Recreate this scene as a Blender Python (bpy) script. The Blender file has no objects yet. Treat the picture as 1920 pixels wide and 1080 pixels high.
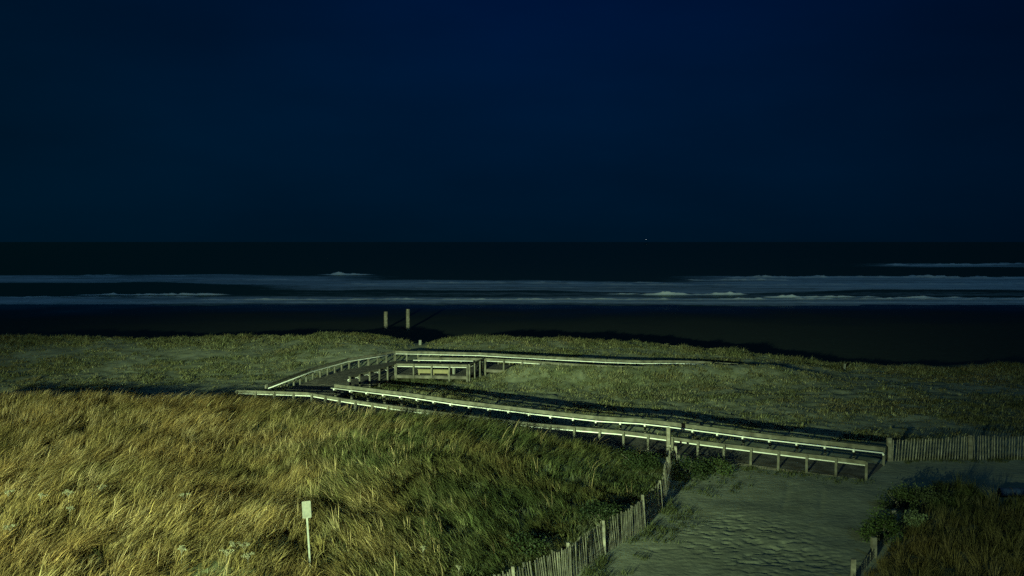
import bpy, math, random
import numpy as np
random.seed(7)
rng = np.random.default_rng(11)
PI = math.pi
S = bpy.context.scene
COL = S.collection

# ------------------------------------------------------------------ camera
H, F, HOR = 11.4, 1663.0, 453.0
PITCH = math.atan((540 - HOR) / F)
cam = bpy.data.objects.new('camera', bpy.data.cameras.new('camera'))
COL.objects.link(cam)
cam.location = (0, 0, H)
cam.rotation_euler = (PI / 2 - PITCH, 0, 0)
cam.data.sensor_width = 36
cam.data.lens = 36 * F / 1920
cam.data.clip_end = 60000
S.camera = cam


def P(px, py, z):
    """the world point at height z that the photograph shows at px, py (measured once to survey the place)"""
    a, b = (px - 960) / F, (540 - py) / F
    dy = math.cos(PITCH) + b * math.sin(PITCH)
    dz = -math.sin(PITCH) + b * math.cos(PITCH)
    t = (z - H) / dz
    return (a * t, dy * t, z)


# ------------------------------------------------------------------ helpers
def link(o, parent=None):
    COL.objects.link(o)
    if parent is not None:
        o.parent = parent
    return o


def tag(o, label=None, cat=None, group=None, kind=None):
    if label: o['label'] = label
    if cat: o['category'] = cat
    if group: o['group'] = group
    if kind: o['kind'] = kind
    return o


def thing(name, loc=(0, 0, 0)):
    o = bpy.data.objects.new(name, None)
    o.location = loc
    o.empty_display_size = .2
    return link(o)


class MB:
    def __init__(s):
        s.v, s.f = [], []

    def quadbox(s, c8):
        n = len(s.v)
        s.v += [tuple(p) for p in c8]
        s.f += [tuple(n + i for i in q) for q in
                ((0, 3, 2, 1), (4, 5, 6, 7), (0, 1, 5, 4), (1, 2, 6, 5), (2, 3, 7, 6), (3, 0, 4, 7))]

    def bar(s, a, b, w, t, up=(0, 0, 1), jit=0):
        """box from a to b, w across (horizontal), t along up"""
        a, b, up = np.array(a, float), np.array(b, float), np.array(up, float)
        d = b - a; L = np.linalg.norm(d); d /= L
        side = np.cross(d, up); side /= np.linalg.norm(side)
        u = np.cross(side, d)
        c = []
        for p in (a, b):
            for sx, sy in ((-1, -1), (1, -1), (1, 1), (-1, 1)):
                c.append(p + side * sx * w / 2 + u * sy * t / 2 + (rng.normal(0, jit, 3) if jit else 0))
        s.quadbox(c)

    def post(s, x, y, z0, z1, w, d, ang=0, lean=(0, 0), bev=.18):
        ca, sa = math.cos(ang), math.sin(ang)
        ring = []
        n = len(s.v)
        for z, k in ((z0, 1), (z1 - w * bev, 1), (z1, 1 - 2 * bev)):
            lx, ly = lean[0] * (z - z0), lean[1] * (z - z0)
            for sx, sy in ((-1, -1), (1, -1), (1, 1), (-1, 1)):
                u, v = sx * w / 2 * k, sy * d / 2 * k
                s.v.append((x + u * ca - v * sa + lx, y + u * sa + v * ca + ly, z))
        for r in range(2):
            for i in range(4):
                j = (i + 1) % 4
                s.f.append((n + r * 4 + i, n + r * 4 + j, n + r * 4 + 4 + j, n + r * 4 + 4 + i))
        s.f.append((n + 8, n + 9, n + 10, n + 11)); s.f.append((n + 3, n + 2, n + 1, n))

    def tube(s, pts, r, seg=8, cap=True):
        pts = [np.array(p, float) for p in pts]
        rs = r if isinstance(r, (list, tuple)) else [r] * len(pts)
        n0 = len(s.v)
        for i, p in enumerate(pts):
            d = pts[min(i + 1, len(pts) - 1)] - pts[max(i - 1, 0)]
            d /= np.linalg.norm(d)
            ref = np.array((0, 0, 1.)) if abs(d[2]) < .9 else np.array((1., 0, 0))
            a = np.cross(d, ref); a /= np.linalg.norm(a); b = np.cross(d, a)
            for k in range(seg):
                t = 2 * PI * k / seg
                s.v.append(tuple(p + rs[i] * (math.cos(t) * a + math.sin(t) * b)))
        for i in range(len(pts) - 1):
            for k in range(seg):
                k2 = (k + 1) % seg
                s.f.append((n0 + i * seg + k, n0 + i * seg + k2, n0 + (i + 1) * seg + k2, n0 + (i + 1) * seg + k))
        if cap:
            s.f.append(tuple(n0 + k for k in range(seg))[::-1])
            s.f.append(tuple(n0 + (len(pts) - 1) * seg + k for k in range(seg)))

    def blob(s, c, r, nu=10, nv=6):
        n0 = len(s.v)
        for j in range(nv + 1):
            ph = PI * j / nv
            for i in range(nu):
                th = 2 * PI * i / nu
                s.v.append((c[0] + r[0] * math.sin(ph) * math.cos(th), c[1] + r[1] * math.sin(ph) * math.sin(th), c[2] + r[2] * math.cos(ph)))
        for j in range(nv):
            for i in range(nu):
                i2 = (i + 1) % nu
                s.f.append((n0 + j * nu + i, n0 + (j + 1) * nu + i, n0 + (j + 1) * nu + i2, n0 + j * nu + i2))

    def build(s, name, mat, parent=None, smooth=False, origin=None):
        m = bpy.data.meshes.new(name)
        o0 = origin or (0, 0, 0)
        m.from_pydata([(v[0] - o0[0], v[1] - o0[1], v[2] - o0[2]) for v in s.v], [], s.f)
        m.validate(); m.update()
        if smooth:
            m.polygons.foreach_set('use_smooth', [True] * len(m.polygons))
        m.materials.append(mat)
        o = bpy.data.objects.new(name, m)
        if origin and parent is None: o.location = origin
        return link(o, parent)


def raw_mesh(name, verts, tris=None, quads=None, mat=None, cols=None, smooth=False, attr='Col'):
    """fast mesh from numpy arrays"""
    m = bpy.data.meshes.new(name)
    m.vertices.add(len(verts)); m.vertices.foreach_set('co', verts.astype(np.float32).ravel())
    idx = tris if tris is not None else quads
    k = idx.shape[1]
    m.loops.add(idx.size); m.loops.foreach_set('vertex_index', idx.astype(np.int32).ravel())
    m.polygons.add(len(idx))
    m.polygons.foreach_set('loop_start', np.arange(0, idx.size, k, dtype=np.int32))
    if smooth: m.polygons.foreach_set('use_smooth', np.ones(len(idx), bool))
    m.update(calc_edges=True)
    if cols is not None:
        a = m.color_attributes.new(attr, 'FLOAT_COLOR', 'POINT')
        c = np.ones((len(verts), 4), np.float32); c[:, :3] = cols
        a.data.foreach_set('color', c.ravel())
    if mat: m.materials.append(mat)
    return bpy.data.objects.new(name, m)


def _hash(ix, iy, seed):
    h = (ix.astype(np.int64) * 374761393 + iy.astype(np.int64) * 668265263 + seed * 1442695041) & 0xffffffff
    h = ((h ^ (h >> 13)) * 1274126177) & 0xffffffff
    return ((h ^ (h >> 16)) & 0xffff) / 65535.0


def noise(x, y, scale=1.0, seed=0, octv=3):
    x = np.asarray(x, float) / scale; y = np.asarray(y, float) / scale
    out, amp, tot = 0, 1., 0
    for o in range(octv):
        ix, iy = np.floor(x), np.floor(y)
        fx, fy = x - ix, y - iy
        fx, fy = fx * fx * (3 - 2 * fx), fy * fy * (3 - 2 * fy)
        a, b = _hash(ix, iy, seed + o), _hash(ix + 1, iy, seed + o)
        c, d = _hash(ix, iy + 1, seed + o), _hash(ix + 1, iy + 1, seed + o)
        out = out + amp * (a * (1 - fx) * (1 - fy) + b * fx * (1 - fy) + c * (1 - fx) * fy + d * fx * fy)
        tot += amp; amp *= .5; x = x * 2.03 + 7.1; y = y * 2.03 + 3.7
    return out / tot


def sm(a, b, x):
    t = np.clip((x - a) / (b - a), 0, 1)
    return t * t * (3 - 2 * t)


# ------------------------------------------------------------------ materials
def mat(name, rough=.8, spec=.3):
    m = bpy.data.materials.new(name); m.use_nodes = True
    n = m.node_tree.nodes; b = n['Principled BSDF']
    b.inputs['Roughness'].default_value = rough
    b.inputs['Specular IOR Level'].default_value = spec
    return m, m.node_tree, b


def ramp_noise(nt, b, stops, scale, detail=6, coord='Object', stretch=(1, 1, 1), bump=0, bscale=None, bdist=.01):
    N, L = nt.nodes, nt.links
    tc = N.new('ShaderNodeTexCoord'); mp = N.new('ShaderNodeMapping'); mp.inputs['Scale'].default_value = stretch
    nz = N.new('ShaderNodeTexNoise'); nz.inputs['Scale'].default_value = scale; nz.inputs['Detail'].default_value = detail
    cr = N.new('ShaderNodeValToRGB')
    L.new(tc.outputs[coord], mp.inputs[0]); L.new(mp.outputs[0], nz.inputs[0]); L.new(nz.outputs[0], cr.inputs[0])
    el = cr.color_ramp.elements
    el[0].position, el[0].color = stops[0][0], (*stops[0][1], 1)
    el[1].position, el[1].color = stops[-1][0], (*stops[-1][1], 1)
    for p, c in stops[1:-1]:
        e = el.new(p); e.color = (*c, 1)
    L.new(cr.outputs[0], b.inputs['Base Color'])
    if bump:
        n2 = N.new('ShaderNodeTexNoise'); n2.inputs['Scale'].default_value = bscale or scale * 3; n2.inputs['Detail'].default_value = 5
        L.new(mp.outputs[0], n2.inputs[0])
        bp = N.new('ShaderNodeBump'); bp.inputs['Strength'].default_value = bump; bp.inputs['Distance'].default_value = bdist
        L.new(n2.outputs[0], bp.inputs['Height']); L.new(bp.outputs[0], b.inputs['Normal'])
    return cr


m, nt, b = mat('weathered_wood', .85)
ramp_noise(nt, b, [(.3, (.055, .05, .04)), (.5, (.10, .095, .075)), (.7, (.15, .14, .115))], 2.2, 8, bump=.5, bscale=14)
WOOD = m
m, nt, b = mat('fence_wood', .85)
ramp_noise(nt, b, [(.3, (.09, .08, .065)), (.55, (.19, .175, .14)), (.72, (.33, .30, .245))], 3.5, 8, bump=.4, bscale=20)
FWOOD = m
m, nt, b = mat('deck_boards', .9)
ramp_noise(nt, b, [(.3, (.05, .045, .04)), (.5, (.1, .09, .075)), (.75, (.17, .155, .13))], 1.6, 8, bump=.4, bscale=12)
DECK = m
m, nt, b = mat('handrail_paint', .35, .5)
ramp_noise(nt, b, [(.3, (.62, .61, .57)), (.6, (.8, .8, .77))], 6, 5)
HAND = m
m, nt, b = mat('sign_paint', .5, .4)
ramp_noise(nt, b, [(.3, (.10, .10, .088)), (.5, (.15, .15, .132)), (.72, (.18, .18, .158))], 9, 7)
SIGN = m
m, nt, b = mat('sign_face', .5, .3)
ramp_noise(nt, b, [(.3, (.075, .075, .066)), (.5, (.115, .115, .1)), (.72, (.135, .135, .12))], 9, 7)
SFACE = m
m, nt, b = mat('metal_dark', .5, .5)
b.inputs['Metallic'].default_value = .7
ramp_noise(nt, b, [(.4, (.12, .11, .1)), (.7, (.25, .23, .2))], 20, 4)
WIRE = m
m, nt, b = mat('blue_fabric', .8)
ramp_noise(nt, b, [(.35, (.012, .025, .07)), (.65, (.022, .05, .12))], 6, 5, bump=.5, bscale=18)
BLUE = m


def attr_mat(name, rough, trans=0.0, nscale=0, namp=.3, bumpd=None):
    m, nt, b = mat(name, rough, .15)
    N, L = nt.nodes, nt.links
    at = N.new('ShaderNodeAttribute'); at.attribute_name = 'Col'
    src = at.outputs['Color']
    if nscale:
        tc = N.new('ShaderNodeTexCoord'); nz = N.new('ShaderNodeTexNoise')
        nz.inputs['Scale'].default_value = nscale; nz.inputs['Detail'].default_value = 8; nz.inputs['Roughness'].default_value = .65
        L.new(tc.outputs['Object'], nz.inputs[0])
        mr = N.new('ShaderNodeMapRange'); mr.inputs['From Min'].default_value = .25; mr.inputs['From Max'].default_value = .75
        mr.inputs['To Min'].default_value = 1 - namp; mr.inputs['To Max'].default_value = 1 + namp
        L.new(nz.outputs[0], mr.inputs[0])
        vm = N.new('ShaderNodeVectorMath'); vm.operation = 'SCALE'
        L.new(src, vm.inputs[0]); L.new(mr.outputs[0], vm.inputs['Scale'])
        src = vm.outputs[0]
        if bumpd:
            bp = N.new('ShaderNodeBump'); bp.inputs['Strength'].default_value = .8; bp.inputs['Distance'].default_value = bumpd
            n2 = N.new('ShaderNodeTexNoise'); n2.inputs['Scale'].default_value = 5; n2.inputs['Detail'].default_value = 7
            L.new(tc.outputs['Object'], n2.inputs[0])
            L.new(n2.outputs[0], bp.inputs['Height']); L.new(bp.outputs[0], b.inputs['Normal'])
    L.new(src, b.inputs['Base Color'])
    if trans:
        tr = N.new('ShaderNodeBsdfTranslucent'); L.new(src, tr.inputs['Color'])
        mx = N.new('ShaderNodeMixShader'); mx.inputs[0].default_value = trans
        out = N['Material Output']
        L.new(b.outputs[0], mx.inputs[1]); L.new(tr.outputs[0], mx.inputs[2]); L.new(mx.outputs[0], out.inputs['Surface'])
    return m


GRASS = attr_mat('grass_blades', .7, .25)
SAND = attr_mat('sand', .95, 0, 1.3, .34, .03)
_n, _l = SAND.node_tree.nodes, SAND.node_tree.links      # the sand turns wet and glossy towards the waterline
_g = _n.new('ShaderNodeNewGeometry'); _s = _n.new('ShaderNodeSeparateXYZ'); _l.new(_g.outputs['Position'], _s.inputs[0])
_nz = _n.new('ShaderNodeTexNoise'); _nz.inputs['Scale'].default_value = .05; _nz.inputs['Detail'].default_value = 4; _l.new(_g.outputs['Position'], _nz.inputs[0])
_ma = _n.new('ShaderNodeMath'); _ma.operation = 'MULTIPLY_ADD'; _ma.inputs[1].default_value = 50; _l.new(_nz.outputs[0], _ma.inputs[0]); _l.new(_s.outputs['Y'], _ma.inputs[2])
_mr = _n.new('ShaderNodeMapRange'); _mr.inputs['From Min'].default_value = 165; _mr.inputs['From Max'].default_value = 212; _mr.inputs['To Min'].default_value = .95; _mr.inputs['To Max'].default_value = .22
_l.new(_ma.outputs[0], _mr.inputs[0]); _l.new(_mr.outputs[0], _n['Principled BSDF'].inputs['Roughness'])
_n['Principled BSDF'].inputs['Specular IOR Level'].default_value = .3
LEAF = attr_mat('leaves', .6, .2)
FLOWER = attr_mat('flower_heads', .9, .1)

# ------------------------------------------------------------------ boardwalk survey (rail tops: px, py, z)
RA = [(628, 720, 1.5), (760, 735.5, 1.43), (860, 750, 1.38), (1006, 767.6, 1.3), (1122, 780, 1.22), (1200, 784.5, 1.17), (1252, 790, 1.14), (1414, 811, 1.05), (1657, 838, .95)]
RB = [(444, 731, 1.5), (578, 735.5, 1.5), (648, 747.5, 1.47), (735, 760, 1.43), (870, 777.5, 1.37), (1006, 793.5, 1.3), (1157, 806, 1.18), (1200, 811, 1.13), (1304, 824.6, 1.07), (1460, 844, 1.0), (1625, 863.7, .94)]
RC = [(500, 721, 1.5), (581, 691, 1.5), (651, 672, 1.5), (699, 664.5, 1.5), (741, 657.5, 1.5)]
RD = [(655, 706, 1.5), (677, 699.5, 1.5), (699, 694, 1.5), (720, 688, 1.5), (740, 681.7, 1.5)]
RE = [(741, 657.5, 1.5), (900, 661, 1.5), (962, 664.6, 1.48), (1025, 668, 1.44), (1087, 671, 1.38), (1137, 673.6, 1.3), (1200, 675.6, 1.18), (1267, 675.6, 1.1), (1317, 677, 1.0), (1383, 681.5, .75)]
RG = [(743, 681.3, 1.5), (876, 683.4, 1.5)]
RH = [(879, 683.2, 1.5), (908, 671.2, 1.5)]
RI = [(786, 669.5, 1.5), (905, 671.2, 1.5)]
RF = [(911, 671.4, 1.5), (977, 674.6, 1.47), (1037, 679, 1.42), (1100, 683, 1.34), (1150, 685.5, 1.26), (1230, 687.5, 1.1)]
W = lambda L: [P(*p) for p in L]
WA, WB, WC, WD, WE, WG, WH, WI, WF = map(W, (RA, RB, RC, RD, RE, RG, RH, RI, RF))
RAILH = .93
bx = np.array([p[0] for p in WB]); by = np.array([p[1] for p in WB])

# ------------------------------------------------------------------ terrain
FENCE = [(-2.2, 25.4), (.13, 27.2), (2., 29.4), (3.4, 31.8), (5.3, 34.8), (6.4, 37.2), (7.4, 41.), (8.0, 44.)]
fx_, fy_ = np.array([p[0] for p in FENCE] + [8.8]), np.array([p[1] for p in FENCE] + [50.])
RPATH = [(9.5, 26), (11.6, 29.1), (13.3, 31.5), (15.1, 34.1), (18.0, 38.4), (20.5, 40.2), (27, 40.2)]


def xf(y): return np.interp(y, fy_, fx_, left=-2.2 - 0)


def fore_mask(x, y):       # 1 on the foredune with the tall grass
    s = xf(y) - x - np.clip(27 - y, 0, 50) * 1.2
    yb = np.interp(x, bx, by)
    return sm(0, 1.6, s) * sm(.2, 2.2, yb - y)


def terrain(x, y):
    x = np.asarray(x, float); y = np.asarray(y, float)
    s = xf(y) - x - np.clip(27 - y, 0, 50) * 1.2
    yb = np.interp(x, bx, by)
    near = np.interp(s, [0, 2, 4, 10, 30], [0, .3, .7, 1.2, 1.35])
    far = np.interp(s, [0, 3, 8, 12, 16, 20, 32, 45], [0, .4, 1.35, 1.5, 1.2, .9, 1.2, 1.4])
    k = sm(31, 46, y)
    h = near * (1 - k) + far * k
    ridge = .12 * np.exp(-((y - 31.0 - .8 * np.sin(x * .35)) / 1.3) ** 2) - .1 * np.exp(-((y - 34.0 - .8 * np.sin(x * .35)) / 1.5) ** 2)
    h = h + ridge * sm(3, 7, s)
    h = h * (1 - sm(-3.2, -.2, y - yb))
    h = h + ((noise(x, y, 5, 3) - .5) * .5 + (noise(x, y, 1.7, 4, 2) - .5) * .45) * sm(0, 4, s) * (1 - sm(-4, 0, y - yb))
    # ground beyond
    z = h + (noise(x, y, 9, 9) - .5) * .25 * sm(46, 60, y)
    # bank of sand blown against the seaward section
    mx_, my_ = [-2.2, .5, 3, 8, 12, 17, 22], [72.5, 73.6, 73.1, 72.8, 73.3, 75.0, 75.4]
    yl = np.interp(x, mx_, my_)
    z = z + np.interp(x, [-2.2, .2, 3, 9, 14, 22, 27], [0, 1.05, 1.25, 1.22, 1.1, .8, 0]) * np.exp(-((y - yl) / np.where(y < yl, 3.2, .75)) ** 2)
    z = z + ((noise(x, y, 1.3, 14, 3) - .5) * .26 + (noise(x, y, .6, 15, 2) - .5) * .10) * sm(48, 54, y) * (1 - sm(100, 108, y))
    # back dune
    yc = np.interp(x, [-60, -10, 14, 28, 36, 60], [93, 93, 91, 84, 80, 78])
    hc = np.interp(x, [-60, -36, -22, -17, -13.5, -11, -9, -5, 5, 14, 22, 27, 31, 42, 47, 60],
                   [1.1, 1.0, 1.3, 1.4, 1.1, .55, .55, 1.15, 1.05, .7, .35, -.1, -.45, -.35, .05, .3])
    g = sm(-18, 0, y - yc)
    z = z * (1 - g * .6) + hc * g * (1 - sm(1, 15, y - yc)) + (noise(x, y, 4, 21) - .5) * .5 * g * (1 - sm(1, 12, y - yc))
    z = z + sm(1, 17, y - yc) * (-1.75)
    # beach falling to the water
    z = np.where(y > 108, -1.75 - (y - 108) * .0066 - np.clip(y - 193, 0, 400) * .02, z)
    z = z + (noise(x, y, 14, 5) - .5) * .12 * sm(112, 130, y) * (1 - sm(205, 230, y))
    # right-hand hummock
    r = (1 - sm(20, 21.5, x) * sm(36.5, 38, y)) * sm(0, 1.5, (x - np.interp(y, [p[1] for p in RPATH[:5]], [p[0] for p in RPATH[:5]])) ) * (1 - sm(38.6, 40.6, y))
    z = z + r * (.25 + .3 * noise(x, y, 4, 33))
    return z


def path_mask(x, y):
    xr = np.interp(y, [p[1] for p in RPATH[:5]], [p[0] for p in RPATH[:5]])
    a = sm(-.3, .6, x - xf(y)) * sm(-.2, .5, xr - x) * (1 - sm(43, 46, y))
    b = sm(38.8, 40.5, y) * (1 - sm(45.3, 46.2, y)) * sm(8, 9.5, x)
    return np.maximum(a, b)


def axis(segs):
    out = []
    for a, b, st in segs:
        out += list(np.arange(a, b, st))
    return np.array(out)


gx = np.concatenate([-np.geomspace(30000, 90, 22), axis([(-80, -56, 2), (-56, 0, .3), (0, 20, .085), (20, 44, .3), (44, 80, 2)]), np.geomspace(90, 30000, 22)])
gy = np.concatenate([-np.geomspace(300, 10, 8), axis([(-8, 22, 3), (22, 27.6, .3), (27.6, 45.6, .085), (45.6, 98, .28), (98, 112, .6), (112, 210, 3)]), [212, 240, 300, 500]])
X, Y = np.meshgrid(gx, gy)
Z = terrain(X, Y)
pm = path_mask(X, Y)
# trampled sand: overlapping footprints and wind ripples as real relief
foot = noise(X * .8, Y * 1.2, .17, 51, 2)
rip = np.sin((Y * 1.0 + X * .12 + noise(X, Y, 1.2, 60, 2) * 1.1) * 2 * PI / .42)
rz = sm(.30, .62, .5 * noise(X, Y, 2.5, 66, 2) + .5 * np.exp(-((X - 8.8) ** 2 / 8 + (Y - 32) ** 2 / 24)))
Z = Z + pm * ((noise(X, Y, 2.6, 44, 2) - .5) * .12 - .042 * rz * sm(.56, .68, foot) + .002 * rip + (noise(X * .8, Y * 1.3, .36, 45, 3) - .5) * .016)
# two wheel ruts along the path
for off in (3.1, 4.7):
    cx = xf(Y) + off + .9 + (Y - 28) * .12
    Z = Z - .035 * np.exp(-((X - cx) / .13) ** 2) * pm * sm(.35, .55, noise(X * 0, Y, 3, 70 + int(off)))
# colours: sand, dead litter, wet beach; unlit darkness past the crest painted into beach tones
sand = np.array((.285, .295, .21)); litter = np.array((.11, .12, .06)); wet = np.array((.014, .032, .027)); unlit_beach = np.array((.02, .036, .028))
fm = fore_mask(X, Y)
veg = np.clip(fm, 0, 1)
inter = sm(-1, 1, Y - np.interp(X, bx, by)) * (1 - sm(98, 104, Y)) * (1 - pm)
cl = sm(.38, .62, .6 * noise(X, Y, 5, 81, 4) + .4 * noise(X, Y, .9, 82, 2))
veg = np.maximum(veg, inter * (.28 + .42 * cl + .3 * np.exp(-((X - 4) / 9) ** 2 - ((Y - 70) / 5) ** 2)))
rr = sm(0, 1.5, X - np.interp(Y, [p[1] for p in RPATH[:5]], [p[0] for p in RPATH[:5]])) * (1 - sm(38.6, 40.2, Y))
veg = np.maximum(veg, rr)
veg = np.clip(veg, 0, 1) * (1 - pm * .9)
C = sand[None, None] * (1 - veg[..., None]) + litter[None, None] * veg[..., None]
C = C * (.85 + .3 * noise(X, Y, 1.7, 91, 3))[..., None] * (1 - .2 * pm)[..., None]
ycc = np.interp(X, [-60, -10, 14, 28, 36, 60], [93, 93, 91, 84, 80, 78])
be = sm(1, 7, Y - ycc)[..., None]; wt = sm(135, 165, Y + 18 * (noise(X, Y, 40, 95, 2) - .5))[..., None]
C = C * (1 - be) + (unlit_beach * (1 - wt) + wet * wt) * be
ny, nx = X.shape
V = np.stack([X, Y, Z], -1).reshape(-1, 3)
I = np.arange(ny * nx).reshape(ny, nx)
Q = np.stack([I[:-1, :-1], I[:-1, 1:], I[1:, 1:], I[1:, :-1]], -1).reshape(-1, 4)
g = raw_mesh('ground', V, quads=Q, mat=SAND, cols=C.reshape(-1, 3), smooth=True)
tag(link(g), kind='structure')


def zt(x, y): return float(terrain(np.array([x]), np.array([y]))[0])


# ------------------------------------------------------------------ sea with breaking waves
SEA = -2.3
m, nt, b = mat('sea_water', .12, .28)
N, L = nt.nodes, nt.links
b.inputs['Base Color'].default_value = (.008, .055, .024, 1); b.inputs['IOR'].default_value = 1.33; b.inputs['Specular Tint'].default_value = (.14, .30, .07, 1)
at = N.new('ShaderNodeAttribute'); at.attribute_name = 'Col'
tc = N.new('ShaderNodeTexCoord')
mp = N.new('ShaderNodeMapping'); mp.inputs['Scale'].default_value = (.35, 1.0, 1); L.new(tc.outputs['Object'], mp.inputs[0])
n1 = N.new('ShaderNodeTexNoise'); n1.inputs['Scale'].default_value = .7; n1.inputs['Detail'].default_value = 9; n1.inputs['Roughness'].default_value = .72
L.new(mp.outputs[0], n1.inputs[0])
sp = N.new('ShaderNodeSeparateColor'); L.new(at.outputs['Color'], sp.inputs[0])
add = N.new('ShaderNodeMath'); add.operation = 'ADD'; L.new(sp.outputs[0], add.inputs[0]); L.new(n1.outputs[0], add.inputs[1])
mr = N.new('ShaderNodeMapRange'); mr.inputs['From Min'].default_value = .64; mr.inputs['From Max'].default_value = 1.08; mr.clamp = True
L.new(add.outputs[0], mr.inputs[0])
dw = N.new('ShaderNodeBsdfDiffuse'); dw.inputs['Color'].default_value = (.006, .045, .02, 1)
gw = N.new('ShaderNodeBsdfGlossy'); gw.inputs['Color'].default_value = (.5, .62, .36, 1); gw.inputs['Roughness'].default_value = .25
wm = N.new('ShaderNodeMixShader'); wm.inputs[0].default_value = .74; L.new(dw.outputs[0], wm.inputs[1]); L.new(gw.outputs[0], wm.inputs[2])
fo = N.new('ShaderNodeBsdfDiffuse'); fo.inputs['Color'].default_value = (.8, .83, .84, 1)
mx = N.new('ShaderNodeMixShader'); L.new(mr.outputs[0], mx.inputs[0]); L.new(wm.outputs[0], mx.inputs[1]); L.new(fo.outputs[0], mx.inputs[2])
L.new(mx.outputs[0], N['Material Output'].inputs['Surface'])
bp = N.new('ShaderNodeBump'); bp.inputs['Strength'].default_value = .6; bp.inputs['Distance'].default_value = .25
n2 = N.new('ShaderNodeTexNoise'); n2.inputs['Scale'].default_value = .5; n2.inputs['Detail'].default_value = 8; L.new(mp.outputs[0], n2.inputs[0])
L.new(n2.outputs[0], bp.inputs['Height']); L.new(bp.outputs[0], gw.inputs['Normal'])
WATER = m

sy = np.concatenate([np.arange(185, 245, .35), np.arange(245, 370, .8), np.arange(370, 600, 2.), np.geomspace(600, 32000, 60)])
su = np.linspace(-1.0, 1.0, 620)
U, SY = np.meshgrid(su, sy)
SX = U * SY * .78
PX = 960 + F * SX / SY
DD = SY


def dpt(py): return (H - SEA) * F / (py - HOR)


SZ = np.full_like(SX, SEA) + .05 * (noise(SX, SY, 6, 2) - .5) * (1 - sm(900, 2000, SY)) + .18 * (noise(SX * .25, SY, 9, 12, 2) - .5) * sm(205, 240, SY)
foam = np.zeros_like(SX)
# (px0, px1, py, thickness in metres behind the crest, foam strength, crest height)
strokes = [(-900, 2900, 566.5, 9, .40, .10), (-300, 380, 557, 7, .30, .25), (150, 420, 553.5, 4, .62, .45), (380, 2600, 561.5, 6, .50, .35),
           (1150, 1192, 551.5, 3, 1.0, .55), (1205, 1392, 553, 5, 1.05, .75), (1430, 1640, 558, 4, .85, .5), (1680, 1800, 559, 4, .85, .5), (1810, 2300, 560, 5, .7, .45),
           (640, 2700, 532, 26, .40, .3), (640, 2700, 540, 12, .28, .15), (780, 1250, 530, 10, .42, .25), (1290, 1480, 526, 7, .62, .6), (1360, 2300, 521.5, 18, .60, .75),
           (-600, 240, 519.5, 26, .40, .35), (280, 355, 517.5, 8, .6, .6), (150, 240, 517, 8, .5, .5), (-600, 660, 526, 22, .30, .2), (610, 690, 515.5, 8, .95, 1.0), (480, 560, 525, 9, .42, .3),
           (1650, 1905, 497.5, 16, .62, 1.0), (1840, 2400, 495, 12, .45, .8), (1515, 1535, 486, 10, .3, .7)]
for i, (p0, p1, py, th, fs, hh) in enumerate(strokes):
    d0 = dpt(py) + (noise(SX, SX * 0 + i * 9, 45, 100 + i, 3) - .5) * th * 1.1
    win = sm(p0 - 30, p0 + 30, PX) * (1 - sm(p1 - 30, p1 + 30, PX))
    t = (SY - d0) / th
    prof = np.where(t < 0, np.exp(-(t / .35) ** 2), np.exp(-(t / .55) ** 2))
    rag = .45 + 1.15 * noise(SX, SY * .4 + i, 7, 130 + i, 4)
    foam = np.maximum(foam, (fs + .15) * prof * win * rag)
    hz = np.where(t < 0, np.exp(-(t / .16) ** 2), np.exp(-(t / .4) ** 2))
    SZ += hh * hz * win * (.05 + 1.7 * noise(SX, SY * .3 + i, 4.5, 160 + i, 4) ** 1.5) * (.35 + 1.3 * noise(SX, SY * .6, 1.25, 190 + i, 2))
# wide sheets of spent foam lying between the breakers
for i, (p0, p1, ya, yb_, fs) in enumerate([(520, 2700, 525, 546, .36), (1300, 2700, 519, 545, .40), (-700, 700, 516, 533, .33), (-700, 2700, 555, 571, .30), (100, 2700, 561, 570, .36), (1640, 2000, 494, 501, .30), (500, 2700, 546, 557, .10), (-700, 2700, 568, 573, .22)]):
    dn, df = dpt(yb_), dpt(ya)
    wob_ = (noise(SX, SX * 0 + i * 5, 60, 300 + i, 3) - .5) * (df - dn) * .5
    w_ = sm(dn - 4, dn + 4, SY + wob_) * (1 - sm(df - 12, df + 4, SY + wob_)) * sm(p0 - 120, p0 + 120, PX) * (1 - sm(p1 - 120, p1 + 120, PX))
    tex = .35 + 1.25 * noise(SX * .22, SY, 9, 330 + i, 5)
    foam = np.maximum(foam, (fs + .11) * w_ * tex)
# thin swash on the sand
sw = np.exp(-((SY - 194.5 - 1.5 * noise(SX, SX * 0, 18, 7)) / 1.6) ** 2)
foam = np.maximum(foam, .3 * sw)
lump = noise(SX, SY, .9, 77, 2)
SZ += .16 * (lump - .5) * sm(.4, .8, foam)
V = np.stack([SX, SY, SZ], -1).reshape(-1, 3)
ny, nx = SX.shape
I = np.arange(ny * nx).reshape(ny, nx)
Q = np.stack([I[:-1, :-1], I[:-1, 1:], I[1:, 1:], I[1:, :-1]], -1).reshape(-1, 4)
Cc = np.repeat(foam.reshape(-1, 1), 3, 1)
tag(link(raw_mesh('sea', V, quads=Q, mat=WATER, cols=Cc, smooth=True)), kind='structure')


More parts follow.
